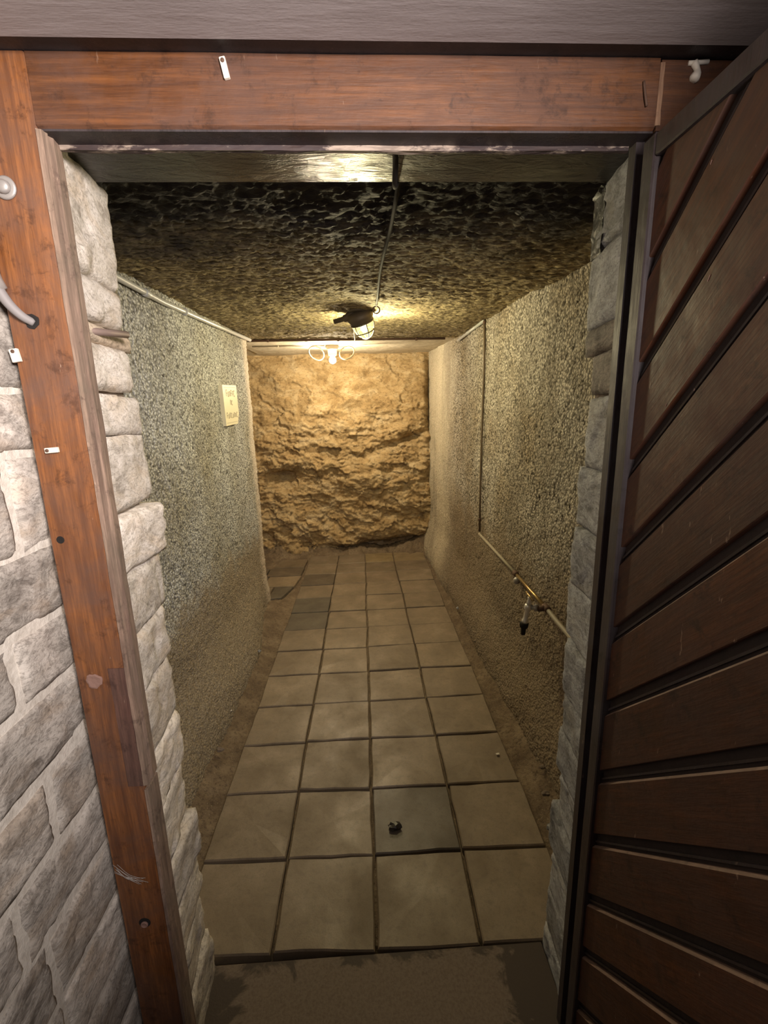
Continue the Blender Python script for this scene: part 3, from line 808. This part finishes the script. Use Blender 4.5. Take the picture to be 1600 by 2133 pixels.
# ---- caged bulkhead lamp
L1 = Vector((.030, 2.50, zc(2.5)))
lamp = empty('bulkhead_lamp', L1, label='caged bulkhead lamp glowing yellow under the ceiling, dark metal body', cat='lamp')
ax = Vector((.30, .42, -.86)).normalized()
base_o = Vector((.005, 2.485, zc(2.5)-.022))
vf('body', lathe(base_o, ax, [(-.026, .030), (-.020, .062), (.000, .070), (.012, .070), (.026, .062), (.034, .064)], 28), M['cast'], lamp)
vf('mounting_plate', lathe((.0, 2.475, zc(2.48)+.004), (0, 0, -1), [(0, .052), (.012, .052), (.016, .044)], 20), M['cast'], lamp)
dome_o = base_o+ax*.034
prof = [(0, .056)]+[(.085*math.sin(t), .056*math.cos(t)) for t in [k*math.pi/2/8 for k in range(1, 8)]]+[(.085, .003)]
vf('glass_dome', lathe(dome_o, ax, prof, 24), M['dome'], lamp)
vf('core_bulb', lathe(dome_o+ax*.008, ax, [(0, .008), (.008, .014), (.028, .020), (.044, .014), (.050, .003)], 14), M['filament'], lamp)
u = ax.orthogonal().normalized(); w = ax.cross(u)
for k in range(6):
    a = k*math.pi/6; dvec = u*math.cos(a)+w*math.sin(a)
    if k < 3:
        a2 = k*math.pi/3; dv = u*math.cos(a2)+w*math.sin(a2)
        pts = [dome_o+ax*(.092*math.sin(t))+dv*(.061*math.cos(t)) for t in [math.pi*q/16 for q in range(17)]]
        vf('cage_rib', ring_tube(pts, .0026, 6), M['cast'], lamp)
for al, rr in ((.004, .061), (.050, .052)):
    pts = [dome_o+ax*al+(u*math.cos(t)+w*math.sin(t))*rr for t in [2*math.pi*q/24 for q in range(24)]]
    vf('cage_ring', ring_tube(pts, .0030, 6, closed=True), M['cast'], lamp)
g0 = base_o+Vector((-.045, .01, -.005)); g1 = Vector((-.150, 2.52, zc(2.5)-.052))
gd = (g1-g0).normalized()
vf('cable_gland', lathe(g0-gd*.02, gd, [(0, .030), (.03, .028), (.045, .020), (.060, .018), (.062, .013), ((g1-g0).length, .012)], 16), M['cast'], lamp)
pl = point('bulkhead_lamp_light', dome_o+ax*.075, .022, LAMP1['power'], LAMP1['color']); 
# drop lead from the lamp to the pipes behind it
dl = spline([(-.020, 2.56, 1.985), (-.030, 2.75, 1.965), (-.030, 3.10, 1.985), (-.035, 3.57, 2.035)], 6)
o = vf('lamp_lead', ring_tube(dl, .004, 8), M['pvc_old'], origin=(-.02, 2.6, 1.98)); setp(o, label='short pale lead dropping behind the caged lamp', cat='cable')
# ---- cable along the ceiling to the hook
cp = [(.065, .80, 1.9165), (.071, .87, 1.914), (.075, .94, 1.911), (.088, .99, zc(1)-.014), (.0895, 1.12, zc(1.1)-.016), (.089, 1.30, zc(1.3)-.013), (.082, 1.46, zc(1.46)-.018),
      (.079, 1.72, zc(1.72)-.014), (.083, 2.05, zc(2.05)-.016), (.085, 2.27, zc(2.27)-.016)]
cb = empty('ceiling_cable', cp[0], label='thin black cable running along the ceiling to a small hook', cat='cable')
vf('cord', ring_tube(spline(cp, 6), .0048, 8), M['black'], cb)
hk = [Vector((.085, 2.30+.0, zc(2.3)-.030))+Vector((math.cos(t)*.016, 0, math.sin(t)*.016)) for t in [2*math.pi*q/18 for q in range(18)]]
vf('hook_ring', ring_tube(hk, .0032, 7, closed=True), M['rust'], cb)
# ---- bare bulb holder
B = Vector((-.235, 4.02, zc(4.02)))
bl = empty('bulb_holder', B, label='bare lit bulb in a white holder close to the rock face', cat='lamp')
vf('holder', lathe(B+Vector((0, 0, .006)), (0, 0, -1), [(0, .052), (.012, .055), (.034, .050), (.040, .040), (.088, .036), (.094, .030)], 24), M['ceramic'], bl)
vf('bulb', lathe(B+Vector((0, 0, -.086)), (0, 0, -1), [(0, .014), (.012, .020), (.028, .030), (.045, .031), (.060, .022), (.068, .004)], 20), M['bulb'], bl)
vf('core_bulb', lathe(B+Vector((0, 0, -.106)), (0, 0, -1), [(0, .006), (.012, .014), (.030, .012), (.036, .002)], 12), M['filament'], bl)
point('bulb_light', B+Vector((0, 0, -.135)), .03, LAMP2['power'], LAMP2['color'])
for sx, lab in ((-.135, 'pale cable looped into a ring left of the bare bulb'), (.125, 'pale cable looped into a ring right of the bare bulb')):
    c = B+Vector((sx, -.01, -.066)); tl = .5 if sx > 0 else -.15
    pts = [c+Vector((math.cos(t)*.062, math.sin(t)*.022*(1 if sx > 0 else -1), math.sin(t)*.052+math.cos(t)*.012*(1 if sx > 0 else -1))) for t in [2*math.pi*q/28 for q in range(28)]]
    o = vf('cable_loop', ring_tube(pts, .0062, 8, closed=True), M['ceramic'], origin=c); setp(o, label=lab, cat='cable')
    st = [c+Vector((0, 0, .050)), c+Vector((-sx*.3, 0, .046)), B+Vector((sx*.38, 0, -.016))]
    ob = vf('tail', ring_tube(spline(st, 4), .0055, 8), M['ceramic'], o)
# ---- pipes
def pipe(name, pts, r, mat, label, clips=(), clipmat=None, jr=1.25, cat='pipe', origin=None, joints=()):
    p = empty(name, origin or pts[0], label=label, cat=cat)
    vf('tube', ring_tube(pts, r, 12), mat, p)
    for a in clips:
        i = int(a); t = a-i; q = Vector(pts[i]).lerp(Vector(pts[i+1]), t); d = (Vector(pts[i+1])-Vector(pts[i])).normalized()
        vf('clip', lathe(q-d*.009, d, [(0, r*1.35), (.004, r*1.5), (.014, r*1.5), (.018, r*1.35)], 14), clipmat or mat, p)
    for a in joints:
        i = int(a); t = a-i; q = Vector(pts[i]).lerp(Vector(pts[i+1]), t); d = (Vector(pts[i+1])-Vector(pts[i])).normalized()
        vf('coupling', lathe(q-d*.022, d, [(0, r*1.05), (.003, r*1.28), (.040, r*1.28), (.044, r*1.05)], 14), mat, p)
    return p
pipe('conduit_pipe', [(-.798, 1.02, 1.955), (-.795, 1.45, 1.957), (-.797, 2.00, 1.962), (-.796, 2.6, 1.992), (-.80, 3.50, 2.043)], .0115, M['pvc'], 'grey plastic conduit along the top of the left wall',
     clips=(2.4, 1.3), joints=(1.75,), clipmat=M['pvc'])
pipe('conduit_pipe', [(-.83, 3.56, 2.048), (.655, 3.60, 2.048)], .0085, M['rust'], 'dark thin pipe crossing the ceiling behind the caged lamp, front of the two', clips=(.1, .45, .85), clipmat=M['rust'])
pipe('conduit_pipe', [(-.86, 3.66, 2.060), (.64, 3.665, 2.060)], .007, M['pvc_old'], 'beige thin pipe crossing the ceiling behind the dark one', clips=(.3, .7), clipmat=M['pvc_old'])
pipe('holder_conduit', [(-.90, 4.0, 2.070), (-.30, 4.02, 2.070)], .006, M['pvc_old'], 'thin beige conduit feeding the bare bulb holder', clips=(.35,), clipmat=M['pvc_old'])
pipe('conduit_pipe', [(.738, 3.52, 2.020), (.742, 2.80, 2.022)], .0095, M['pvc'], 'short pale conduit at the top of the right wall', joints=(.45,))
pipe('wall_wire', [(0.744, 2.795, 2.024), (0.746, 2.790, 1.80), (0.745, 2.80, 1.40), (0.744, 2.80, 1.00), (0.744, 2.79, .730)], .0070, M['wirepipe'], 'dark thin pipe running straight down the right wall', clips=(.06, 3.7), clipmat=M['rust'])
# ---- tap and its pipe
wp = empty('water_pipe', (.748, 2.80, .70), label='thin beige water pipe sloping along the right wall towards the tap', cat='pipe')
vf('tube', ring_tube([(.750, 2.82, .706), (.748, 2.10, .696)], .0085, 12), M['pvc_old'], wp)
wl_ = vf('coupling', lathe((.748, 2.115, .696), (0, -1, 0), [(0, .0105), (.004, .014), (.03, .014), (.036, .0105)], 14), M['rust'], wp)
vf('wall_clip', lathe((.745, 2.07, .686), (0, 0, -1), [(0, .008), (.012, .017), (.03, .014), (.036, .006)], 10), M['steel'], wp, label='grey pipe clip')
vf('brass_tube', ring_tube([(.748, 2.09, .695), (.748, 1.72, .684)], .0082, 12), M['brass'], wp, label='bright brass stretch of the pipe')
vf('tee', merge(lathe((.748, 1.735, .684), (0, -1, 0), [(0, .010), (.004, .0145), (.042, .0145), (.046, .010)], 14), lathe((.748, 1.712, .684), (-1, .1, -.1), [(0, .012), (.035, .012), (.037, .009)], 12)), M['rust'], wp)
vf('end_tube', ring_tube(spline([(.748, 1.70, .683), (.750, 1.58, .672), (.752, 1.40, .664), (.755, 1.22, .655)], 5), .0095, 12), M['pvc_old'], wp)
tp = empty('water_tap', (.715, 1.715, .68), label='small chrome tap with a black nozzle on the right wall', cat='tap')
T0 = Vector((.712, 1.712, .686))
vf('inlet', lathe(T0, (-.8, .55, -.05), [(0, .012), (.004, .015), (.012, .015), (.014, .0105), (.040, .0105)], 14), M['steel'], tp)
T1 = T0+Vector((-.8, .55, -.05)).normalized()*.038
vf('tap_body', lathe(T1+Vector((0, 0, .012)), (-.10, .14, -1), [(0, .010), (.006, .016), (.022, .017), (.030, .011), (.075, .0105), (.080, .014), (.092, .0145)], 18), M['chrome'], tp)
vf('spindle', lathe(T1+Vector((.0, 0, .008)), (.05, 0, 1), [(0, .012), (.012, .010), (.030, .006), (.036, .007)], 12), M['chrome'], tp)
hd = T1+Vector((.003, 0, .046))
vf('handle', ring_tube([hd+Vector((-.004, .032, .008)), hd, hd+Vector((.004, -.028, -.006))], [.0045, .006, .0045], 8), M['brass'], tp)
T2 = T1+Vector((-.010, .014, -.078))
vf('nozzle', lathe(T2, (-.05, .05, -1), [(0, .015), (.004, .019), (.022, .018), (.030, .011), (.058, .0095)], 16), M['black'], tp)
# ---- plaque
pq = empty('wall_plaque', (-.80, 2.80, 1.45), label='small cream plaque with faded print on the left wall', cat='sign')
cs = [(2.683, 1.446), (2.930, 1.456), (2.975, 1.520), (2.965, 1.692), (2.672, 1.677)]
V = [(-.788+.0, y, z) for y, z in cs]+[(-.793, y, z) for y, z in cs]+[(-.812, y, z) for y, z in cs]
F = [(4, 3, 2, 1, 0)]+[(i, (i+1) % 5, 5+(i+1) % 5, 5+i) for i in range(5)]+[(5+i, 5+(i+1) % 5, 10+(i+1) % 5, 10+i) for i in range(5)]
obj('plate', V, F, M['cream'], pq)
def stroke(bm, y0, z0, y1, z1, w=.0035):
    d = Vector((0, y1-y0, z1-z0)); d.normalize(); n = Vector((0, -d.z, d.y))*w
    a, b = Vector((-.7872, y0, z0)), Vector((-.7872, y1, z1))
    vs = [bm.verts.new(p) for p in (a-n, b-n, b+n, a+n)]+[bm.verts.new(p+Vector((-.002, 0, 0))) for p in (a-n, b-n, b+n, a+n)]
    bm.faces.new(vs[:4]); bm.faces.new(vs[4:][::-1])
    for i in range(4): bm.faces.new((vs[i], vs[4+i], vs[4+(i+1) % 4], vs[(i+1) % 4]))
rl = random.Random(12)
def glyphs(name, y0, y1, z, h, n):
    bm = bmesh.new(); wd = (y1-y0)/n
    for i in range(n):
        a = y0+i*wd; b = a+wd*.62; zz = z+(a-2.7)*.04
        hh = h*(1 if i in (0,) else rl.uniform(.7, .95))
        stroke(bm, a, zz, a, zz+hh)
        k = rl.randint(0, 3)
        if k in (0, 2): stroke(bm, b, zz, b, zz+hh)
        if k in (0, 1, 3): stroke(bm, a, zz+hh, b, zz+hh)
        if k in (1, 2): stroke(bm, a, zz, b, zz)
        if k == 3: stroke(bm, a, zz+hh*.5, b, zz+hh*.5)
    bm_obj(name, bm, M['ink'], pq)
glyphs('lettering', 2.735, 2.925, 1.615, .036, 6)
glyphs('lettering', 2.805, 2.860, 1.565, .026, 2)
glyphs('lettering', 2.712, 2.950, 1.490, .030, 8)
bm = bmesh.new(); stroke(bm, 2.70, 1.665, 2.93, 1.676, .0012); bm_obj('border_line', bm, M['ink'], pq)
bm = bmesh.new(); stroke(bm, 2.70, 1.462, 2.92, 1.470, .0012); bm_obj('border_line', bm, M['ink'], pq)
# ---- items on the frame
def bolt(loc):
    e = empty('washer_bolt', loc, label='pale zinc washer and bolt head high on the left post', cat='bolt')
    vf('washer', lathe(Vector(loc)+Vector((0, .002, 0)), F_, [(0, .0155), (.002, .0158), (.0035, .0135), (.0035, .009)], 24), M['steel'], e)
    vf('bolt_head', lathe(Vector(loc)+Vector((0, -.001, 0)), F_, [(0, .0095), (.004, .0092), (.0065, .0065), (.0072, .002)], 14), M['steel'], e)
bolt((-.506, .758, 1.831))
def clip_box(loc, w, h, rot, label, d=.006, hole=True, tone='white'):
    e = empty('cable_clip', loc, label=label, cat='clip')
    bm = bmesh.new(); box_bm(bm, (-w/2, -d, -h/2), (w/2, 0, h/2), .0012, 2)
    R = Matrix.Rotation(rot, 4, 'Y')
    for v in bm.verts: v.co = R @ v.co + Vector(loc)
    bm_obj('plate', bm, M[tone], e)
    if hole:
        c = Vector(loc)+R @ Vector((-w*.28 if w > h else 0, -d-.0002, 0 if w > h else h*.3))
        vf('nail_head', lathe(c, F_, [(0, .0028), (.001, .0026), (.0012, .001)], 12), M['rust'], e)
    return e
clip_box((-.535, .760, 1.600), .013, .020, -.15, 'broken white cable clip at the left edge of the post')
clip_box((-.506, .760, 1.453), .021, .0088, -.06, 'small white rectangular cable clip on the middle of the post')
clip_box((-.177, .760, 1.978), .0085, .026, -.20, 'narrow white clip at the top of the header')
bm = bmesh.new()
e = empty('paint_blob', (.51, .76, 1.976), label='white plaster blob beside the header joint above the door', cat='plaster')
pts = [(.503, .7585, 1.992), (.508, .757, 1.980), (.504, .7575, 1.968)]
vf('smear', ring_tube(spline(pts, 4), [.005, .005, .0045, .004, .0045, .006, .007, .0075, .005], 8), M['white'], e)
vf('smear', ring_tube([(.495, .759, 1.991), (.525, .759, 1.993)], .003, 8), M['white'], e)
# old hinge scar & bent nail near joint
o = vf('bent_nail', ring_tube(spline([(.430, .7585, 1.968), (.433, .757, 1.950), (.437, .7575, 1.936)], 4), .0018, 7), M['rust'], origin=(.432, .758, 1.95)); setp(o, label='rusty bent nail at the right end of the header', cat='nail')
# sheathed cable entering a hole in the post
sc = empty('sheathed_cable', (-.53, .75, 1.70), label='dusty grey sheathed cable entering a hole in the left post', cat='cable')
pth = spline([(-.560, .700, 1.80), (-.545, .725, 1.74), (-.535, .738, 1.705), (-.524, .745, 1.675), (-.512, .752, 1.657), (-.502, .762, 1.648)], 6)
vf('cord', ring_tube(pth, [.0095-.00012*i for i in range(len(pth))], 10), M['sheath'], sc)
vf('torn_sleeve', ring_tube([(-.556, .705, 1.80), (-.543, .730, 1.742), (-.535, .741, 1.703), (-.528, .745, 1.690)], [.014, .016, .012, .0085], 9), M['steel'], sc, label='torn grey sleeve')
disc('cable_hole', (-.503, .7600, 1.650), F_, .011, .0012, M['hole'], frame, lob=.1, label='dark hole the cable enters')
# iron rod sticking out of the left jamb
o = vf('iron_rod', ring_tube([(-.466, .80, 1.645), (-.452, .85, 1.649), (-.432, .905, 1.653)], .0062, 10), M['rod'], origin=(-.46, .82, 1.652)); setp(o, label='dull iron rod sticking out between stones of the left jamb', cat='rod')
# debris on the floor
def chip(name, loc, s, mat, label, cat, seed, flat=.4):
    bm = bmesh.new(); bmesh.ops.create_icosphere(bm, subdivisions=2, radius=s); q = random.Random(seed)
    for v in bm.verts:
        k = 1+q.uniform(-.28, .28); v.co = Vector((v.co.x*k*1.5, v.co.y*k, max(v.co.z*k*flat, -s*flat*.8)))+Vector(loc)+Vector((0, 0, s*flat*.75))
    o = bm_obj(name, bm, mat, origin=loc); return setp(o, label=label, cat=cat)
chip('stone_chip', (.070, 1.355, .004), .0165, m_plain('dark_chip', (.03, .024, .02), .35), 'dark wet-looking chip on the dark slate-coloured tile', 'stone', 1, .7)
chip('paper_scrap', (.555, 1.684, .005), .006, M['white'], 'tiny white scrap on the right-hand tile of the third row', 'scrap', 2)
chip('paper_scrap', (-.715, 2.02, .050), .007, M['white'], 'tiny white scrap in the dirt left of the tiles', 'scrap', 3)
for i, (x, y) in enumerate([(.69, 1.34), (.665, 1.42), (.64, 1.30), (.70, 1.55), (.71, 2.2), (.69, 2.6), (-.70, 2.6), (-.68, 1.75), (.68, 3.1)]):
    q = chip('pebble', (x, y, .045 if abs(x) > .66 else .018), .009+.004*((i*7) % 3)/2, M['mortar_dark'] if i % 2 else M['stone_right'], f"small {'grey' if i % 2 == 0 else 'brown'} pebble in the {'right' if x > 0 else 'left'} dirt strip, {['nearest the door', 'just behind the front one', 'touching the front tile edge', 'a row further in', 'below the tap', 'past the tap', 'halfway along', 'near the stone jamb', 'deepest in'][i]}", 'pebble', 20+i, .8)
    q['group'] = 'pebbles in the dirt strips'
# cobweb on the lower post
cw = []
for i in range(9):
    a = Vector((-.530+rl.uniform(-.006, .004), .757, .605+rl.uniform(-.012, .012))); b = Vector((-.478+rl.uniform(-.02, .012), .752, .590+rl.uniform(-.022, .02)))
    m = a.lerp(b, .5)+Vector((0, -.004, rl.uniform(-.008, .006))); cw.append(ring_tube(spline([a, m, b], 5), .00035, 4))
o = vf('cobweb', merge(*cw), M['web'], origin=(-.51, .757, .6)); setp(o, label='wispy cobweb threads across the lower left post', cat='cobweb'); o['kind'] = 'stuff'
